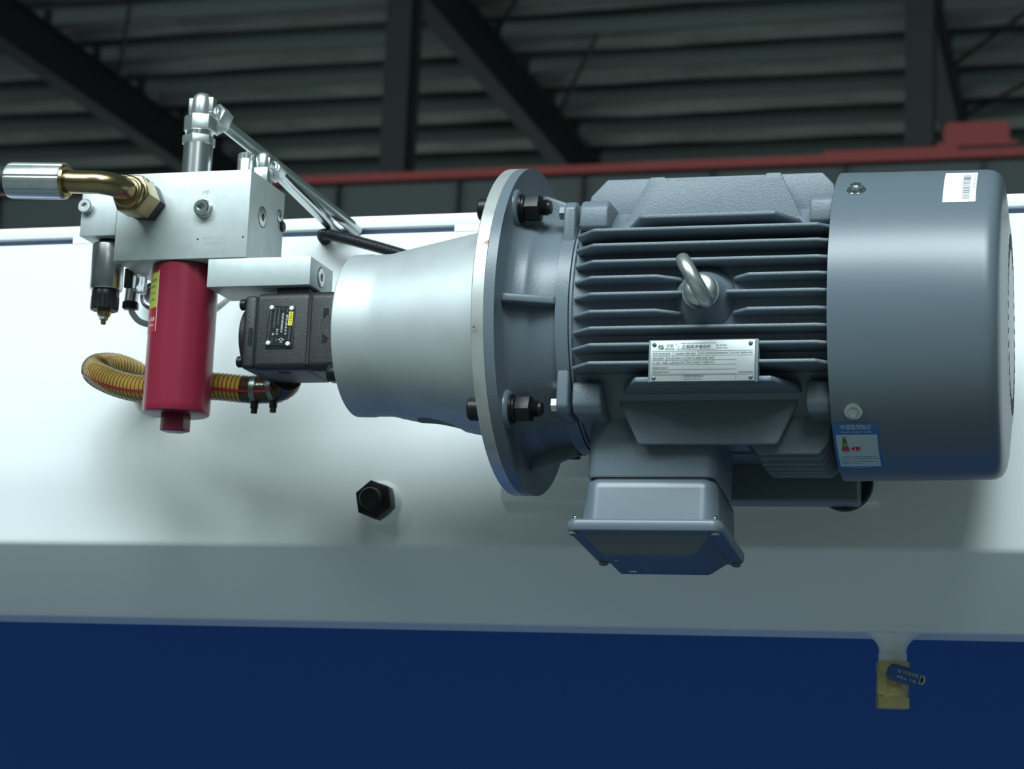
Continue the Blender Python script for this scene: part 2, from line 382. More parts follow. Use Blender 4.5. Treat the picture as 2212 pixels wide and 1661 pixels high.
# vertical fins above and below; the foremost pair are broad plates
def vfin(poly, y, th=4.5, bev=1.4, name='cooling_fin'):
    b = B().prism(poly, 'y', y-th/2, y+th/2); obj(name, b, 'cast', mo, bevel=bev, ang=50)
vfin([(113, 78), (144, 137.5), (146, 141.5), (161, 141.5), (164, 138), (264, 138), (266, 142), (281, 142), (283, 137), (311, 78)], -83, 7)
vfin([(113, -78), (142, -137), (145, -139), (281, -139), (284, -137), (311, -78)], -83, 7)
for i, y in enumerate((-67, -50, -34, -17, 0, 17, 34, 51, 68)):
    zt = 146 if i == 0 else (148.5, 151, 152.5, 153, 152.5, 151, 148.5, 144)[i-1]
    lo = math.sqrt(RN*RN-y*y)-8
    vfin([(76, lo), (80, zt-18), (97, zt), (321, zt), (333, zt-13), (337, lo)], y)
    vfin([(236, -lo), (252, -zt+14), (262, -zt), (322, -zt), (332, -zt+12), (337, -lo)], y)
for sz in (1, -1):
    for sy in (1, -1):
        for x0, x1 in ((79, 109), (314, 338)):
            b = B().prism([(sy*58, sz*82), (sy*112, sz*80), (sy*114, sz*84), (sy*113, sz*103), (sy*105, sz*112), (sy*60, sz*114)], 'x', x0, x1)
            obj('frame_lug', b, 'cast', mo, bevel=3, ang=50, seg=3)
# boss and lifting eye
obj('eye_boss', B().lathe((214, -118, 1), (0, -1, 0), [(0, 38), (10, 31), (20, 24), (29, 19.5), (34, 18.5)], 40), 'cast', mo, ang=60)
eb = obj('lifting_eye', B().lathe((214, -151, 2), (0, -1, 0), [(0, 16), (1.5, 16.8), (7, 16.4), (10, 14.5), (12, 9)], 40), 'zinc', mo, ang=40)
part_label(eb, 'silver lifting eye collar')
dv = V((24, 0, -42)).normalized(); nn = dv.cross(V((0, 1, 0)))
part_label(obj('eye_ring', B().torus(V((214.5, -189, 2)), nn, 22.5, 7.0, 48, 18), 'zinc', mo), 'silver lifting ring')
# end shield
es = obj('end_shield', B().lathe((0, 0, 0), (1, 0, 0), [(0, 172), (0, 175), (10.3, 175), (10.3, 143), (13, 137), (18, 133), (27, 131), (31, 129.5), (35, 126), (60, 123), (62, 131), (75, 131), (76, 120)], 128, caps=(True, True)), 'shield', mo, ang=38)
for k in range(8):
    a = k*PI/4
    if k % 2: continue
    b = B().prism([(10, -118), (10, -150), (14, -152), (62, -134), (62, -118)], 'z', -4.5, 4.5)
    rot(b, M.Rotation(-a, 4, 'X')); obj('shield_rib', b, 'shield', mo, bevel=2.5, ang=60, seg=3)
c45 = 150/math.sqrt(2)
for sy in (-1, 1):
    for sz in (-1, 1):
        obj('bolt_pad', B().lathe((10, sy*c45, sz*c45), (1, 0, 0), [(0, 20), (2.6, 19.4), (4.2, 17.5)], 36), 'shield', mo, ang=60)
        b = B().prism([(sy*56, sz*60), (sy*108, sz*58), (sy*112, sz*62), (sy*112, sz*104), (sy*104, sz*112), (sy*58, sz*114)], 'x', 62, 74.5)
        obj('shield_lug', b, 'shield', mo, bevel=2.5, ang=50)
        hb = obj('lug_bolt', B().hexn((62, sy*100, sz*101), (-1, 0, 0), 12.5, 6.5, ph=0.3, ch=0.8).cyl((63, sy*100, sz*101), (62.2, sy*100, sz*101), 8), 'zinc' if sz < 0 else 'shield', mo)
        if sz < 0: part_label(hb, 'bare silver bolt head')
# fan cover
prof = [(0, 156), (0, 158.5), (2, 158.7), (146, 157.05), (152, 156.2), (156.5, 154), (160, 150), (162, 145), (163.2, 139), (166.5, 106), (167, 103), (167.6, 100), (167.9, 60), (168, 0.1)]
fc = obj('fan_cover', B().lathe((338, 0, 0), (1, 0, 0), prof, 144, caps=(False, True)), 'smooth', mo, ang=50)
for k in range(40):
    a = 2*PI*k/40
    b = B().box(-1.2, 0.25, -2.4, 2.4, 76, 92); rot(b, M.Translation((505.8, 0, 0)) @ M.Rotation(a, 4, 'X')); obj('grille_slot', b, 'rubber', fc, smooth=False)
def on_cover(x, deg, r=158.2):
    a = math.radians(deg); return V((x, -r*math.cos(a), r*math.sin(a))), V((0, -math.cos(a), math.sin(a)))
for deg in (45, -45, 135, -135):
    p, n = on_cover(360, deg)
    b = B().lathe(p, n, [(-1, 9.6), (0.8, 9.6), (1.6, 8.8), (2.0, 6)], 32).hexn(p+n*1.8, n, 10.5, 4.6, ph=0.35, ch=0.8).lathe(p+n*6.2, n, [(0, 4.6), (0.6, 3.6)], 20)
    part_label(obj('cover_screw', b, 'chrome', fc, ang=30), 'zinc flanged hexagon screw')
def cover_map(x0, deg0, r=158.85):
    def f(u, v_, h=0.0):
        a = math.radians(deg0)+v_/r; rr = r-(x0+u-338)*0.0113+0.15+h
        return V((x0+u, -rr*math.cos(a), rr*math.sin(a)))
    return f
# energy label (47 x 73 mm), slightly slanted like the photograph's
fe = cover_map(338.5, -76.0)
WL, HL = 44.5, 72.5
el = printed('energy_label', patch(B(), fe, 0, 0, WL, HL, 0, 4, 16), 'lblue', fc); part_label(el, 'blue and white energy label')
b = patch(B(), fe, 2.4, 19.5, WL-2.2, 57.0, 0.15, 2, 10); patch(b, fe, 2.4, 3.2, WL-2.2, 18.6, 0.15, 2, 5); printed('label_face', b, 'lpale', el)
texts('lettering', [('中国能效标识', 7.2, 7.5, 64.5, 'LEFT', 29.5), ('CHINA  ENERGY  LABEL', 2.6, 7.8, 59.8, 'LEFT', 29.5), ('贝得电机(中国)有限公司', 1.4, 12, 1.0, 'LEFT', 20)], fe, 'inkw', el, h=0.3)
def trap(b, f, y0, y1, xc, w0, w1, h): b.quad([f(xc-w0, y0, h), f(xc+w0, y0, h), f(xc+w1, y1, h), f(xc-w1, y1, h)])
b = B(); trap(b, fe, 46, 52.0, 10.2, 2.2, 1.3, .3); printed('grade_bar', b, 'lgreen', el)
b = B(); trap(b, fe, 40, 46, 10.2, 3.0, 2.2, .3); printed('grade_bar', b, 'llime', el)
b = B(); trap(b, fe, 33, 40, 10.2, 3.9, 3.0, .3); printed('grade_bar', b, 'lred', el)
b = B(); b.quad([fe(18, 33, .3), fe(24.5, 33, .3), fe(24.5, 39.5, .3), fe(18, 39.5, .3)]); b.bm.faces.new([b.bm.verts.new(q) for q in (fe(15.2, 36.2, .3), fe(18, 33, .3), fe(18, 39.5, .3))]); printed('grade_arrow', b, 'lred', el)
texts('lettering', [('3', 7.4, 17.4, 33.7), ('级', 2.6, 21.6, 34)], fe, 'inkw', el, h=0.5)
texts('lettering', [('1', 2.2, 9.6, 48), ('2', 2.2, 9.6, 42), ('3', 2.4, 9.6, 35)], fe, 'inkw', el, h=0.5)
texts('lettering', [('能效高', 1.7, 7.6, 53.2), ('能效低', 1.7, 7.6, 30.0), ('生产者名称   贝得电机(中国)有限公司', 2.0, 5, 22.0, 'LEFT', 34),
                    ('依据国家标准 GB 18613-2020   产品规格型号 见铭牌   11 kW', 1.6, 4.6, 13.2, 'LEFT', 36), ('额定效率 91.4%  能效等级 3级', 1.6, 4.6, 9.6, 'LEFT', 18)], fe, 'ink', el, h=0.3)
# bar-code sticker
fs = cover_map(445.0, 35.5)
bl = printed('barcode_sticker', patch(B(), fs, 0, 0, 31.5, 69.5, 0, 3, 16), 'paper', fc); part_label(bl, 'white bar code sticker')
b = B(); y = 5.0
rb = random.Random(3)
while y < 56:
    th = rb.choice((0.7, 1.1, 1.9, 0.7)); patch(b, fs, 18.5, y, 25.6, y+th, .15); y += th+rb.choice((0.6, 0.9, 1.5))
printed('barcode', b, 'bar', bl)['kind'] = 'stuff'
fr = lambda u, v_, h=0.0: fs(v_, 69.5-u, h)
texts('lettering', [('LNN-230950603323090E2/001', 3.0, 8, 28.2, 'LEFT', 38), ('0CV3162B', 2.3, 14, 17.5), ('160M 11kW', 2.3, 28, 17.5), ('R', 2.0, 3, 19)], fr, 'barp', bl, h=0.15)
# nameplate
fp = flat((166.2, -153.6, -89.7), (1, 0, 0), (0, 0, 1))
obj('plate_bracket', B().box(164, 272.5, -151.5, -140, -90.5, -47.5), 'cast', mo, bevel=1)
PW, PH = 103.0, 40.8
np_ = obj('name_plate', B().box(166.2, 166.2+PW, -153.3, -151.4, -89.7, -89.7+PH), 'plate', mo, bevel=0.4); part_label(np_, 'silver printed rating plate')
for u, v_ in ((3.6, 37), (3.9, 3.6), (98.7, 37.3), (99.3, 3.8)):
    obj('rivet', B().lathe(fp(u, v_, 0), (0, -1, 0), [(-.5, 2.2), (0.3, 2.1), (1.1, 1.5), (1.5, .4)], 16), 'smooth', np_)
T = [('贝得', 3.6, 15.5, 34.2, 'LEFT', 6.8, .25), ('BEIDE', 2.0, 14.2, 31.6, 'LEFT', 9.2, .3), ('R', 2.0, 25.0, 36.4), ('THREE-PHASE ASYNCHRONOUS MOTOR', 1.7, 29.5, 37.4, 'LEFT', 35, .2), ('三相异步电动机', 4.3, 30.5, 32.8, 'LEFT', 29, .25),
     ('ER.-Grade3', 2.2, 65, 35.0), ('GB18613-2020', 1.8, 65, 32.4), ('型号', 2.4, 2.6, 26.9), ('0CV3162B', 2.6, 8.2, 26.9), ('YZL0050-1DB23-4JA5', 2.4, 24.5, 26.9, 'LEFT', 20.5),
     ('LNN-230950603323090E2/001', 2.4, 48.6, 27.0, 'LEFT', 28), ('Q/321081 KJA006-2024', 2.4, 79, 27.3, 'LEFT', 21.5),
     ('400V△/690VY', 2.3, 2.6, 22.2, 'LEFT', 11), ('50 Hz', 2.3, 17.4, 22.2), ('20.8/11.7 A', 2.3, 24, 22.3, 'LEFT', 10.5), ('EFF. 91.4%', 2.3, 36.8, 22.4, 'LEFT', 11), ('IM B35', 2.3, 48.7, 22.4, 'LEFT', 6.6), ('160M', 2.3, 57, 22.4),
     ('11  kW   1465  r/min', 2.3, 2.6, 17.6, 'LEFT', 19.5), ('COSφ 0.86', 2.3, 23.2, 17.8, 'LEFT', 10.4), ('TH.CL 155(F)', 2.3, 36.4, 17.9, 'LEFT', 11.4), ('112 kg', 2.3, 49.6, 18), ('IP 55', 2.3, 57, 18),
     ('驱动端:6309 2RZ C3', 2.4, 2.6, 12.6, 'LEFT', 15), ('非驱动端:6209 2RZ C3', 2.4, 2.6, 8.4, 'LEFT', 17), ('贝得电机(中国)有限公司', 2.9, 33.5, 4.2, 'LEFT', 19.5), ('Beide Motor (China) Ltd.', 1.5, 34, 1.7, 'LEFT', 17.5), ('二维码含能效等信息', 2.2, 86.5, 7.6, 'LEFT', 15)]
texts('lettering', T, fp, 'ink', np_, h=0.1)
b = B()
def hl(x0, x1, y): patch(b, fp, x0, y-.12, x1, y+.12, .08)
def vl(x, y0, y1): patch(b, fp, x-.12, y0, x+.12, y1, .08)
hl(25.5, 65, 31.6); hl(2, 101, 30.2); hl(2, 101, 25.6); hl(2, 62.5, 21.2); hl(2, 85, 16.6); hl(2, 85, 11.7); hl(2, 85, 7.2); hl(2, 101, 6.2); hl(62.5, 85, 21.2)
for x in (22.5, 47.8, 78.2): vl(x, 25.6, 30.2)
for x in (16.2, 22.8, 35.6, 48.2, 56, 62.6): vl(x, 16.6, 25.6)
vl(85, .8, 6.2); vl(28, 31.6, 36.5)
for r0, r1, a0, a1 in ((1.3, 1.8, 0, 2*PI), (2.3, 2.7, -1.2, 1.3), (2.3, 2.7, 1.9, 4.4)):
    n = 20
    for i in range(n):
        a, c = a0+(a1-a0)*i/n, a0+(a1-a0)*(i+1)/n
        b.quad([fp(10.5+r0*math.cos(a), 34.2+r0*math.sin(a), .08), fp(10.5+r1*math.cos(a), 34.2+r1*math.sin(a), .08), fp(10.5+r1*math.cos(c), 34.2+r1*math.sin(c), .08), fp(10.5+r0*math.cos(c), 34.2+r0*math.sin(c), .08)])
patch(b, fp, 10.2, 33.2, 10.7, 35.2, .08)
printed('printed_lines', b, 'ink', np_)['kind'] = 'stuff'
# terminal box hangs below, rolled a little more than the frame
ER = M.Rotation(math.radians(-4.5), 4, 'X')
b = B().rrect(87, 219, -58, 58, 12, [(-100, 0), (-172, 0), (-174.5, -1.5)]); rot(b, ER)
obj('terminal_neck', b, 'cast', mo, ang=50)
b = B().rrect(91, 216, -55, 55, 9, [(-173, 0), (-178, 0)]); rot(b, ER); obj('gasket', b, 'rubber', mo, ang=50)
b = B().rrect(85.5, 222, -63, 66, 18, [(-177, -7), (-178.5, -3), (-182, -.6), (-188, 0), (-223, 2.2)], k=7); rot(b, ER)
tb = obj('terminal_box', b, 'smooth', mo, ang=50)
b = B().rrect(73, 231, -76, 82, 12, [(-222, -2.5), (-223, -.8), (-225, 0), (-231, 0), (-233.5, -1.2), (-234.5, -3.5), (-234.8, -15), (-237, -17), (-250, -30), (-252, -33), (-252.4, -36)], k=6); rot(b, ER)
lid = obj('box_lid', b, 'smooth', tb, ang=40)
for x, y in ((80.5, -66), (222.5, -66), (80.5, 72.5), (222.5, 72.5)):
    b = B().lathe((x, y, -234), (0, 0, -1), [(0, 5.2), (2.4, 5.2), (3.6, 4), (3.7, 2), (2.2, 1.6), (2.2, .1)], 20); rot(b, ER); obj('lid_screw', b, 'shield', tb)
    b = B().lathe((x, y, -223.5), (0, 0, 1), [(0, 2.6), (1.2, 2.9), (1.6, 2.4), (2.8, 2.9), (3.2, 2.4), (4.4, 2.9), (4.8, 2.4), (6, 2.8), (6.6, 2.2)], 16); rot(b, ER); part_label(obj('screw_end', b, 'chrome', tb, ang=20), 'bright thread end')
# paint chips on the lid
b = B()
for (x, y, w_, d) in ((117, 30, 9, 6), (112, -20, 5, 2.5), (139, 15, 2, 2)):
    b.quad([(x, y, -252.7), (x+w_, y-.6, -252.7), (x+w_*.8, y+d, -252.7), (x+.15*w_, y+d*.8, -252.7)])
for q in b.bm.verts: q.co = ER @ q.co
printed('paint_chip', b, 'paper', tb)['kind'] = 'stuff'
# feet towards the wall
for sz in (1, -1):
    b = B().box(92, 338, 150, 189.5, sz*104, sz*157); ft = obj('motor_foot', b, 'shield', mo, bevel=3, ang=50, seg=3)
    obj('foot_web', B().prism([(92+10, 95), (92+10, 152), (330, 152), (330, 95)], 'z', sz*108-8, sz*108+8), 'shield', mo, bevel=3)
mo.rotation_euler = (math.radians(-1.6), 0, 0.011)

# ================================================================== BELL HOUSING
bh = thing('bell_housing', 'silver cone-shaped bell housing between the black pump and the grey motor', 'housing', (0, 0, 0))
b = B().lathe((0, 0, -0.8), (1, 0, 0), [(-193, 60), (-193, 87), (-191.5, 88.8), (-173, 89.2), (-171.5, 88.4), (-152, 88.6), (-147, 89.3), (-138, 91.5), (-13.7, 117), (-13.7, 90), (-100, 74), (-185, 70), (-185, 60)], 112, caps=(False, False))
cone = obj('cone', b, 'alu', bh, ang=38)
# oval inspection opening low on the cone, cut through the shell
cut = obj('cutter', B().rrect(-118, -66, -26, 34, 22, [(-150, 0), (-40, 0)]), 'alu')
md = cone.modifiers.new('opening', 'BOOLEAN'); md.operation = 'DIFFERENCE'; md.object = cut; md.solver = 'EXACT'
dg = bpy.context.evaluated_depsgraph_get(); nm = bpy.data.meshes.new_from_object(cone.evaluated_get(dg))
cone.modifiers.clear(); cone.data = nm; nm.set_sharp_from_angle(angle=math.radians(38)); bpy.data.objects.remove(cut)
obj('flange_ring', B().lathe((-13.7, 0, 0), (1, 0, 0), [(0, 85), (0, 174), (1, 175), (12.9, 175), (13.6, 174.2), (13.6, 85)], 144, caps=(False, False)), 'ring', bh, ang=38)
fm_ = lambda u, v_, h=0: V((u, -(175.15+h)*math.cos(v_/175), (175.15+h)*math.sin(v_/175)))
rb = random.Random(5); b = B()
for k in range(70):
    u = -0.5-rb.random()**1.6*10.5; v_ = 58+rb.gauss(0, 1.9); s_ = rb.uniform(.25, .75)*(1+u/14); patch(b, fm_, u-s_*1.3, v_-s_*.5, u+s_, v_+s_*.5, .03)
rust = mat('rust_mark', (0.30, 0.12, 0.09), 0.7); MT['rust'] = rust; MT['clampm'] = mat('clamp_band', (0.22, 0.27, 0.26), 0.3, metal=0.9)
printed('rust_mark', b, 'rust', bh)['kind'] = 'stuff'
b = B().lathe((-9.5, -174.6, -32), (0, -1, 0), [(0, 1.0), (0.7, 1.0)], 12); obj('punch_mark', b, 'rubber', bh)
th16 = math.radians(-1.6)
for sy, sz in ((-1, 1), (-1, -1), (1, 1), (1, -1)):
    y = sy*c45*math.cos(th16)-sz*c45*math.sin(th16); z = sy*c45*math.sin(th16)+sz*c45*math.cos(th16)
    fb = obj('flange_bolt', B().lathe((-13.8, y, z), (-1, 0, 0), [(0, 12), (14.5, 12), (16, 10.8), (16, 7), (8, 7), (8, .1)], 36), 'black', bh, ang=38)
    obj('thread_end', B().lathe((36.2, y, z), (1, 0, 0), [(0, 8)]+[(0.6+1.6*k+o_, r_) for k in range(5) for o_, r_ in ((0, 8.4), (0.8, 7.2))]+[(9.5, 7.2), (11, 6.2)], 28), 'black', fb, ang=38)
    obj('nut', B().hexn((20, y, z), (1, 0, 0), 25, 16.5, ph=PI/6+.15, ch=1.8).lathe((36, y, z), (1, 0, 0), [(0, 11), (1.2, 9)], 28), 'black', fb, bevel=0.4)
    obj('washer', B().lathe((14.6, y, z), (1, 0, 0), [(0, 9), (0, 15), (2.4, 15), (2.4, 9)], 36), 'black', fb)
    obj('spring_washer', B().lathe((17.3, y, z), (1, 0, 0), [(0, 8), (0, 13.2), (2.6, 13.2), (2.6, 8)], 36), 'black', fb)

bh.rotation_euler = (0, 0, 0.011)

# ================================================================== HYDRAULIC PUMP
pu = thing('hydraulic_pump', 'black cast hydraulic pump between the red filter and the silver housing', 'pump', (-260, 2, -45))
def oct_(y0, y1, z0, z1, c): return [(y0+c, z0), (y1-c, z0), (y1, z0+c), (y1, z1-c), (y1-c, z1), (y0+c, z1), (y0, z1-c), (y0, z0+c)]
obj('middle_body', B().prism(oct_(-42, 42, -45, 41.5, 5), 'x', -297, -236), 'iron', pu, bevel=3, ang=50, seg=3)
b = B().prism([(-40, -43), (40, -43), (40, -20), (40, 18), (40, 39), (-40, 39), (-40, -43)][:-1], 'x', -313.5, -297.6)
obj('rear_cover', b, 'iron', pu, bevel=5, ang=50, seg=3)
obj('bearing_boss', B().lathe((-306, 0, -2), (-1, 0, 0), [(0, 37), (11, 37), (13.5, 35.5), (14.5, 31)], 56), 'iron', pu, ang=40)
obj('seam_band', B().prism(oct_(-41.2, 41.2, -44.2, 40.8, 5), 'x', -298.2, -290.5), 'iron', pu, bevel=3)
obj('mounting_flange', B().prism(oct_(-42.5, 42.5, -46, 42, 6), 'x', -234.4, -200), 'iron', pu, bevel=3, ang=50, seg=3)
obj('joint_gasket', B().prism(oct_(-40.6, 40.6, -44, 40, 5), 'x', -237, -233), 'rubber', pu)
obj('pilot_neck', B().cyl((-205, 0, 0), (-190, 0, 0), 40, 48), 'iron', pu)
obj('cover_slot', B().box(-306, -301, -40.12, -36, -18, 2), 'platek', pu)
obj('cover_slot', B().box(-219, -212.5, -42.62, -36, -17, 22), 'platek', pu)
obj('flange_boss', B().lathe((-206.5, -36, 2), (0, -1, 0), [(0, 17), (5, 16.2), (7, 14)], 32), 'iron', pu, ang=40)
obj('port_pad', B().box(-280, -242, -31, 31, 40, 48.9), 'iron', pu, bevel=2)
obj('drain_port', B().lathe((-268, -22, -45.6), (0, 0, -1), [(-.5, 6.5), (.3, 6.3), (.3, .1)], 24), 'rubber', pu)
for y, z in ((-33, 30), (-33, -34), (33, 30), (33, -34)):
    obj('cover_bolt', B().lathe((-313, y, z), (-1, 0, 0), [(0, 6.3), (5.4, 6.3), (6.6, 5.2), (6.6, 3.2), (3, 3.2), (3, .1)], 24), 'black', pu, ang=38)
for y, z in ((-52, -52), (52, 52)):
    obj('mounting_bolt', B().lathe((-193.5, y, z), (-1, 0, 0), [(0, 9), (10.5, 9), (12, 8), (12, 5), (6, 5), (6, .1)], 28), 'black', pu, ang=38)
plate_f = flat((-252.2, -43.4, 24.6), (-0.055, 0, -1), (1, 0, -0.055))     # text runs downwards, its top faces the motor
obj('plate_recess', B().box(-284.5, -251.5, -43.0, -40, -22.5, 26.5), 'iron', pu, bevel=1.5)
b = B(); p_ = [plate_f(0, 0, 0), plate_f(44.5, 0, 0), plate_f(44.5, -28.6, 0), plate_f(0, -28.6, 0)]
b.skin([b.ring(p_), b.ring([q+V((0, -0.7, 0)) for q in p_])])
pn = part_label(obj('pump_plate', b, 'platek', pu, smooth=False), 'small black data plate')
pf = lambda u, v_, h=0.0: plate_f(u, v_, 0)+V((0, -0.75-h, 0))
for u, v_ in ((2.6, -2.8), (2.6, -26), (42, -2.8), (42, -25.8)):
    obj('plate_screw', B().lathe(pf(u, v_), (0, -1, 0), [(0, 2.7), (1.0, 2.6), (1.9, 1.8), (2.0, .7), (1.2, .6), (1.2, .1)], 20), 'paper', pn, ang=40)
printed('brand_field', patch(B(), pf, 6.0, -5.4, 21.5, -0.4, .1), 'lyel', pn)
texts('lettering', [('FIRST', 4.2, 7.2, -4.4, 'LEFT', 13)], pf, 'ink', pn, h=.22)
texts('lettering', [('HYDRAULICS', 2.3, 23.5, -3.4, 'LEFT', 14), ('TYPE', 2.0, 2.0, -8.3), ('No.', 2.0, 2.0, -13.2), ('MAX.PRESSURE', 2.1, 2.0, -17.8, 'LEFT', 19), ('MPa', 2.0, 36.5, -17.6), ('MAX.DISPLACEMENT', 2.1, 2.0, -22.2, 'LEFT', 23), ('ml/rev', 2.0, 36, -22.4), ('BEIJING FIRST HYDRAULIC CO.,LTD', 1.9, 6.2, -27.2, 'LEFT', 32)], pf, 'inkd', pn, h=.1)
texts('lettering', [('SPO-20-R-P-T', 3.2, 9.4, -8.4, 'LEFT', 22.5), ('WDF18F040071F', 3.2, 7.8, -13.3, 'LEFT', 22), ('31.5', 3.1, 25.5, -18, 'LEFT', 6.6), ('20', 3.1, 30.2, -22.6)], pf, 'inkw', pn, h=.1)
b = B(); n = 20
for i in range(n):
    a, c = 2*PI*i/n, 2*PI*(i+1)/n
    b.quad([pf(37.5+1.5*math.cos(a), -11.2+1.5*math.sin(a), .1), pf(37.5+1.9*math.cos(a), -11.2+1.9*math.sin(a), .1), pf(37.5+1.9*math.cos(c), -11.2+1.9*math.sin(c), .1), pf(37.5+1.5*math.cos(c), -11.2+1.5*math.sin(c), .1)])
patch(b, pf, 37.3, -9.3, 37.7, -7.8, .1); patch(b, pf, 37.3, -14.6, 37.7, -13.1, .1); patch(b, pf, 40.5, -12.6, 40.9, -9.8, .1); printed('circuit_symbol', b, 'inkw', pn)['kind'] = 'stuff'

# ================================================================== BLOCKS
ab = thing('adapter_block', 'flat zinc-plated steel block lying on top of the black pump', 'block', (-299, -5, 49))
obj('body', B().box(-359.5, -238, -40, 30, 49.5, 81.5), 'block', ab, bevel=0.9)
def socket_plug(par, p, d, r, mname='zinc', proud=0.8, name='socket_plug'):
    p = V(p); d = V(d)
    g_ = obj(name, B().lathe(p, d, [(-.5, r), (proud*.6, r), (proud, r-.6), (proud, r*.42), (proud-2.5, r*.40), (proud-2.5, .1)], 36), mname, par, ang=35)
    obj('plug_groove', B().lathe(p, d, [(0.05, r+1.1), (0.25, r+1.1), (0.25, r), (0.05, r)], 36, caps=(False, False)), 'rubber', g_)
    obj('hex_socket', B().hexn(p+d*(proud-2.0), d, r*.72, 1.9, ch=.1), 'black', g_)
    return g_
socket_plug(ab, (-238, -6, 65.5), (1, 0, 0), 10.5)
mb = thing('manifold_block', 'large zinc-plated manifold block above the red filter', 'block', (-394, 11, 82.5))
obj('body', B().box(-475, -314.6, -40, 62, 82.5, 183), 'block', mb, bevel=0.9)
b = B().lathe((-368.5, -40, 138.9), (0, -1, 0), [(-.5, 10.8), (1, 10.8), (2.5, 10.2), (3, 9.4), (8.5, 9.4), (10, 8), (10, 4.6), (5, 4.4), (5, .1)], 40)
part_label(obj('screw_plug', b, 'chrome', mb, ang=35), 'bright flanged socket plug')
socket_plug(mb, (-314.6, -0.8, 138.6), (1, 0, 0), 11.0); socket_plug(mb, (-314.6, 49, 153), (1, 0, 0), 6.8)
for x, z in ((-373.8, 104.6), (-319.8, 105.6)): obj('pin_hole', B().lathe((x, -40.05, z), (0, -1, 0), [(0, 1.1), (.12, 1.1)], 14), 'rubber', mb)
fb_ = flat((-374, -40.1, 82.5), (1, 0, 0), (0, 0, 1))
texts('lettering', [('MP', 7.5, 2.2, 73.0, 'LEFT', 7.6), ('EVP01P-0132', 4.6, 6.2, 21.2, 'LEFT', 24.5), ('L-HS20232911-3', 4.6, 5.6, 15.6, 'LEFT', 28.5), ('EPSE20057', 6.4, 5.2, 4.6, 'LEFT', 27.5)], fb_, 'engr', mb, h=.02)
b = B().lathe((-330, 57.5, 143), (1, 0, 0), [(14, .1), (15, 6), (17, 6.5), (18.5, 5), (18.5, .1)], 24); obj('side_button', b, 'black', mb)
vb = thing('valve_block', 'smaller square zinc block on the left side of the manifold', 'block', (-497, -16, 112.5))
obj('body', B().box(-519.4, -475.4, -40, 8, 112.5, 163), 'block', vb, bevel=0.8)
b = B().lathe((-512.5, -40, 146.4), (0, -1, 0), [(-.5, 8.2), (6, 8.2), (7.2, 7.2), (7.2, 3.6), (4, 3.3), (4, .1)], 32)
part_label(obj('cap_screw', b, 'zinc', vb, ang=35), 'socket head screw')

# ================================================================== RED FILTER
rf = thing('pressure_filter', 'dark red cylindrical filter hanging under the manifold block', 'filter', (-404, 0, -85))
obj('bowl', B().lathe((-404, 0, 82.4), (0, 0, -1), [(0, 34), (1.5, 37.6), (160, 37.6), (166, 37.4), (168, 36.6), (168.6, 35)], 72), 'red', rf, ang=40)
obj('hex_boss', B().hexn((-404, 0, -85.8), (0, 0, -1), 29, 19.5, ph=0.62, ch=1.8), 'red', rf, bevel=0.6)
def filt(u, v_, h=0.0):
    a = math.radians(240)+u/37.7; return V((-404+(37.75+h)*math.cos(a), (37.75+h)*math.sin(a), v_))
fl_ = printed('filter_label', patch(B(), filt, -26, 2, 3.5, 72, 0, 8, 1), 'lredp', rf); part_label(fl_, 'red and yellow-green printed label')
printed('label_field', patch(B(), filt, -26, 30, 2.6, 70, .1, 8, 1), 'lyg', fl_)
printed('label_border', patch(B(), filt, 2.9, 2, 3.6, 72, .12, 1, 1), 'inkw', fl_)
texts('lettering', [('高压过滤器', 4, -14, 60, 'LEFT', 13), ('型号 EPE', 3.6, -14, 53, 'LEFT', 12), ('10 μm', 3.6, -14, 46, 'LEFT', 11), ('31.5 MPa', 3.6, -14, 38, 'LEFT', 12)], filt, 'ink', fl_, h=.25)
texts('lettering', [('过滤器', 5, -13, 15, 'LEFT', 13), ('(H-BL)', 4, -13, 9, 'LEFT', 12)], filt, 'inkw', fl_, h=.25)

# ================================================================== BRASS-COLOURED HOSE ELBOW
he = thing('elbow_hose', 'black hose with silver ferrule and golden elbow screwed to the manifold', 'hose', (-440, -40, 148))
zc = 149.5
part_label(obj('adapter_hex', B().hexn((-437, -40.1, 147), (0, -1, 0), 38, 17, ph=0.45, ch=1.6), 'black', he, bevel=0.5), 'black hexagon adapter')
part_label(obj('swivel_nut', B().hexn((-437, -57.5, 147), (0, -1, 0), 41, 31, ph=0.42, ch=2).lathe((-437, -88, 147), (0, -1, 0), [(0, 19), (6, 18), (7.5, 16), (7.5, 12)], 40), 'gold', he, bevel=0.5, ang=32), 'golden swivel nut')
P = [(-437, -88, 147), (-437, -94, 147)]+arc((-467, -95, 147.5), 0, PI/2, 30, (1, 0, 0), (0, -1, 0.06), 10)+[(-480, -125.5, 150), (-497, -126, 151.4)]
b = B().tube(P, 12.8, 28); b.lathe((-437, -92, 147), (0, -1, 0), [(0, 14.4), (3, 14.4), (4, 12.8)], 32)
part_label(obj('elbow_pipe', b, 'gold', he, ang=50), 'golden bent pipe')
fd = V((-1, 0.0, 0.052)).normalized(); f0 = V((-493, -126, 151.2))
part_label(obj('ferrule_collar', B().lathe(f0, fd, [(0, 12.4), (0, 17.2), (4, 19), (6, 18)], 40), 'gold', he), 'golden collar')
b = B(); n = 64
d_, a_, c_ = frame(fd); R_ = []
for t, s_ in ((3, .955), (4.2, 1), (66, 1), (69.5, .97)):
    R_.append(b.ring([f0+d_*t+(a_*math.cos(2*PI*k/n)+c_*math.sin(2*PI*k/n))*(20.2*s_-(0.9 if k % 8 == 0 else 0)) for k in range(n)]))
b.skin(R_); part_label(obj('ferrule', b, 'zinc', he, ang=24), 'silver crimped ferrule')
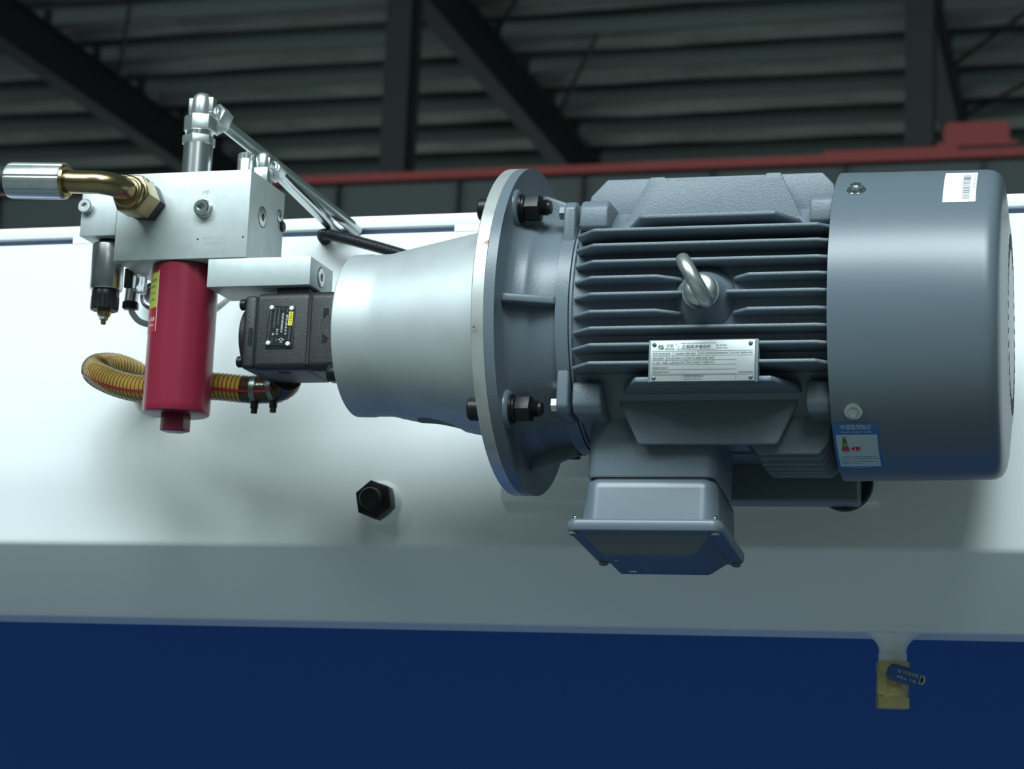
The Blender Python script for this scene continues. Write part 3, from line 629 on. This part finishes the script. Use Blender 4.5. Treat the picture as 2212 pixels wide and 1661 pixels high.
obj('hose', B().tube([f0+fd*66, f0+fd*120+V((0, 2, -1)), f0+fd*240+V((0, 10, -8)), f0+fd*420+V((0, 40, -60)), f0+fd*560+V((0, 80, -190))], 16.2, 28), 'rubber', he)

# ================================================================== RISER FITTINGS AND TUBES
rt = thing('riser_fitting', 'tall silver riser with hexagon nuts and elbow on the manifold top', 'fitting', (-401, 5, 183))
ax, ay = -401.5, 5
obj('riser_tube', B().cyl((ax, ay, 183.2), (ax, ay, 228), 17, 40), 'steel', rt)
obj('hexagon', B().hexn((ax, ay, 227), (0, 0, 1), 33, 11, ph=0.55, ch=1.2), 'zinc', rt, bevel=.5)
obj('thread', B().lathe((ax, ay, 237), (0, 0, 1), [(0, 15.5)]+[(1+1.5*k+o, r) for k in range(4) for o, r in ((0, 16), (.75, 15))], 32), 'chrome', rt, ang=20)
obj('union_nut', B().hexn((ax+1, ay, 243), (0, 0, 1), 33, 19, ph=0.40, ch=1.8), 'zinc', rt, bevel=.7)
b = B().lathe((ax+1, ay, 261), (0, 0, 1), [(0, 11.5), (20, 11.2), (25, 9.5), (28, 6), (29, .1)], 36); b.box(ax-14, ax+16, ay-4, ay+9, 266, 284)
obj('elbow_body', b, 'zinc', rt, bevel=.8, ang=45)
t1a = V((ax+4, ay+4, 273)); t1b = V((-286, 232, 183)); t1d = (t1b-t1a).normalized()
e0 = V((ax+2, ay+2, 273.5)); ed = V((0.36, 0.88, -0.30)).normalized()
obj('elbow_arm', B().cyl(e0, e0+ed*16, 11.8, 32).cyl(e0+ed*12, e0+ed*18, 13.2, 32), 'zinc', rt)
obj('outlet_nut', B().hexn(e0+ed*17, ed, 30, 17, ph=.2, ch=1.5), 'zinc', rt, bevel=.7)
s0 = e0+ed*30
tag(obj('hydraulic_tube', B().tube([s0, s0+ed*6, s0+(t1b-s0)*.15, t1b], 7.6, 24), 'chrome'), 'long chrome tube from the tall riser fitting down to the tank', 'tube', 'chrome return tubes')
lf = thing('low_fitting', 'low silver elbow fitting with square base near the manifold corner', 'fitting', (-335, 30, 183))
bx, by = -333, 36
b = B().box(bx-8, bx+9, by-9, by+9, 183.1, 206); obj('square_base', b, 'zinc', lf, bevel=1)
obj('elbow_body', B().lathe((bx, by, 204), (0, 0, 1), [(0, 7.6), (17, 7.4), (20, 6), (22, 3), (22.4, .1)], 28).box(bx-8.5, bx+8.5, by-3, by+5, 208, 219), 'zinc', lf, bevel=.6, ang=45)
g0 = V((bx+1, by+1, 214.5)); gd = V((0.25, 0.93, -0.25)).normalized()
obj('elbow_arm', B().cyl(g0, g0+gd*14, 7.6, 28).cyl(g0+gd*12, g0+gd*16, 8.6, 28), 'zinc', lf)
obj('outlet_nut', B().hexn(g0+gd*15, gd, 19, 15, ph=.3, ch=1.2), 'zinc', lf, bevel=.5)
s0 = g0+gd*26; t2b = V((-312, 232, 182))
tag(obj('hydraulic_tube', B().tube([s0, s0+gd*8, s0+(t2b-s0)*.2, t2b], 6.8, 24), 'chrome'), 'chrome tube from the low corner fitting down to the tank', 'tube', 'chrome return tubes')
tc_ = thing('test_port', 'small round silver test port cap on top of the manifold', 'cap', (-352, 40, 183))
obj('cap', B().lathe((-355, 38, 183.1), (0, 0, 1), [(0, 10.6), (34, 10.4), (36, 9.4)], 36), 'zinc', tc_, ang=40)
b = B(); n = 48; R_ = []
for t, s_ in ((0, .94), (1, 1), (6.5, 1), (8, .9)):
    R_.append(b.ring([V((-355, 38, 217))+V((math.cos(2*PI*k/n), math.sin(2*PI*k/n), 0))*(10.6*s_-(.8 if k % 4 < 2 and t < 5 else 0))+V((0, 0, t)) for k in range(n)]))
b.skin(R_); obj('knurled_rim', b, 'zinc', tc_, ang=25)
obj('chain_eye', B().cyl((-355, 38, 225), (-355, 38, 228), 2.4, 16), 'zinc', tc_)

# ================================================================== SOLENOID, CONNECTOR, GAUGE
so = thing('solenoid_valve', 'steel solenoid cylinder with black knurled nut under the left block', 'valve', (-493.5, -15, 20))
sx, sy_ = -494, -15
obj('stem', B().cyl((sx, sy_, 112.3), (sx, sy_, 106), 12, 28), 'black', so)
obj('coil', B().lathe((sx, sy_, 109), (0, 0, -1), [(0, 16), (1.5, 18), (3, 18.4), (52, 18.6), (54, 17.6)], 48), 'steel', so, ang=40)
b = B(); n = 48; R_ = []
for t, s_ in ((0, .93), (2, .97), (8, .97), (8.5, 1), (22, 1), (23.5, .94)):
    R_.append(b.ring([V((sx, sy_, 55-t))+V((math.cos(2*PI*k/n), math.sin(2*PI*k/n), 0))*(16*s_-(1.1 if k % 4 == 0 and t > 8 else 0)) for k in range(n)]))
b.skin(R_); part_label(obj('knurled_nut', b, 'plastic', so, ang=24), 'black ribbed plastic nut')
part_label(obj('adjuster_tip', B().lathe((sx, sy_, 32), (0, 0, -1), [(0, 8), (5, 8), (5.6, 7), (7, 7)], 28).lathe((sx, sy_, 21), (0, 0, -1), [(0, 3.2), (5, 3), (5.6, 2)], 20), 'gold', so, ang=35), 'brass-coloured tip')
obj('lock_ring', B().hexn((sx, sy_, 25.4), (0, 0, -1), 10, 4.6, ch=.6), 'zinc', so)
cn = thing('cable_connector', 'small black plug with clear housing and grey cable behind the solenoid', 'connector', (-490, 30, 50))
cx, cy = -484, 30
obj('plug_body', B().box(cx-7, cx+3, cy-8, cy+8, 67, 90), 'plastic', cn, bevel=1)
obj('clear_housing', B().box(cx+3.5, cx+15, cy-7, cy+9, 62, 82), 'clear', cn, bevel=1.5)
obj('sleeve', B().cyl((cx+1, cy, 67), (cx, cy, 51), 8, 28, ch=1), 'steel', cn, ang=35)
obj('gland_nut', B().hexn((cx, cy, 51.5), (0, 0, -1), 17.5, 8.5, ph=.3, ch=1), 'plastic', cn, bevel=.5)
obj('cable', B().tube(spline([(cx+1, cy, 45), (cx+3, cy+1, 38), (cx+12, cy+6, 29), (cx+28, cy+20, 28), (cx+45, cy+60, 38), (cx+54, 150, 70), (cx+68, 205, 118), (cx+80, 228, 140)], 8), 3.6, 16), 'cable', cn)
pg = thing('pressure_gauge', 'round black gauge with chrome rim on the tank, half behind the filter', 'gauge', (-534, 230, 98))
gx, gz, gy = -544, 103, 212
obj('case', B().lathe((gx, 230, gz), (0, -1, 0), [(0, 11), (6, 11), (7, 17), (16, 18.4), (18, 18.2)], 44), 'chrome', pg, ang=40)
obj('bezel', B().lathe((gx, gy, gz), (0, -1, 0), [(0, 17.2), (2.5, 17), (3.5, 15.5), (1.5, 13)], 44), 'plastic', pg, ang=40)
obj('inner_ring', B().lathe((gx, gy-1, gz), (0, -1, 0), [(0, 13), (.8, 12.6), (.2, 11)], 40), 'steel', pg)
obj('dial', B().lathe((gx, gy-.9, gz), (0, -1, 0), [(0, 11), (.4, 11), (.4, 4), (2.6, 3.4), (2.8, .1)], 40), 'gauge', pg)

# ================================================================== SUCTION HOSE
sh = thing('suction_hose', 'amber see-through suction hose with wire coil looping behind the red filter', 'hose', (-420, 80, -60))
HP = [(-291, 44, -37), (-298, 56, -41.5), (-313, 63.5, -45.5), (-344, 65, -45.8), (-390, 65, -41.5), (-432, 67, -42.2), (-476.5, 70, -43), (-514.4, 80, -34.8), (-550, 99, -20.5), (-570, 122, -8), (-574, 146, 1), (-566, 172, 5.5), (-553, 200, 1), (-545, 219, -10)]
hp = spline(HP, 10)
RH = 15.6
split = 32
obj('hose_wall', B().tube(hp[split:], RH, 28, caps=(False, False)), 'amber', sh, ang=60)
obj('oil_column', B().tube(hp[split:], RH-3.4, 24), 'oil', sh, ang=60)
part_label(obj('hose_cuff', B().tube(hp[:split+1], RH+.15, 28), 'sleeve', sh, ang=60), 'dark end section over the pipe stub')
# wire coil: one continuous helix lying just under the skin
hq = resample(hp, 0.2); pts = []; pa = None; pitch = 5.2
for i, p in enumerate(hq):
    t = (hq[min(i+1, len(hq)-1)]-hq[max(i-1, 0)]).normalized()
    a = frame(t)[1] if pa is None else (pa-t*pa.dot(t)).normalized(); pa = a; bb = t.cross(a)
    ph = 2*PI*i*0.2/pitch; pts.append(p+(a*math.cos(ph)+bb*math.sin(ph))*(RH-0.1))
wc = B().tube(pts, 0.7, 5); wo = obj('wire_coil', wc, 'wire', sh, ang=90)
# red stripe along the front of the hose
st = B(); pa = None; prev = None
camp = V((606.23, -2176.85, -483.0))
for i, p in enumerate(hp[12:-14]):
    t = (hp[min(i+13, len(hp)-1)]-hp[i+11]).normalized(); a = V((0, 0, -1)); a = (a-t*a.dot(t)).normalized(); bb = t.cross(a)
    if bb.y > 0 and prev is None: bb = -bb
    if prev is not None and bb.dot(prev) < 0: bb = -bb
    prev = bb; row = []
    for an in (0.22, 0.30, 0.38):
        an2 = an+0.0; d = (bb*math.cos(an2)+a*math.sin(an2)); row.append(st.bm.verts.new(p+d*(RH+.95)))
    if pa: [st.bm.faces.new((pa[k], pa[k+1], row[k+1], row[k])) for k in range(2)]
    pa = row
part_label(obj('red_stripe', st, 'stripe', sh), 'red marking stripe')
for xx in (-314, -336):
    i0 = min(range(60), key=lambda q: abs(hp[q].x-xx)); p = hp[i0]; t = (hp[i0+1]-hp[i0-1]).normalized()
    k_ = obj('hose_clamp', B().lathe(p-t*3.2, t, [(0, RH+.2), (0, RH+1.1), (6.4, RH+1.1), (6.4, RH+.2)], 40), 'clampm', sh, ang=35)
    q = p+V((0, -3, -RH-2.5)); obj('clamp_screw', B().cyl(q+V((0, 0, 3)), q+V((0, 0, -5)), 4.6, 18, ch=1).hexn(q+V((0, 0, -4.5)), (0, 0, -1), 7, 5.5, ch=.8), 'black', k_)
bf = thing('brass_fitting', 'pale brass fitting on the tank wall where the amber hose ends', 'fitting', (-545, 230, -12))
obj('hexagon', B().hexn((-543, 230, -13), (0, -1, 0), 44, 12, ph=.2, ch=1.5), 'brass_pale', bf, bevel=.6)
obj('flange', B().lathe((-543, 230, -13), (0, -1, 0), [(0, 29), (4, 29), (5, 27.5)], 40), 'white', bf, ang=40)
# corrugated conduit
P = spline([(-327, 232, 172), (-325, 214, 173.5), (-318, 206, 173.5), (-300, 202, 168.5), (-270, 200, 160), (-235, 196, 149), (-190, 192, 134), (-120, 188, 110), (0, 186, 80)], 10)
pr = resample(P, 1.0); rr = [6.6+(0.45 if i % 3 == 0 else -0.3) for i in range(len(pr))]
tag(obj('corrugated_conduit', B().tube(pr, rr, 20), 'plastic', ang=30), 'black corrugated conduit leaving the tank and passing behind the silver housing', 'conduit')
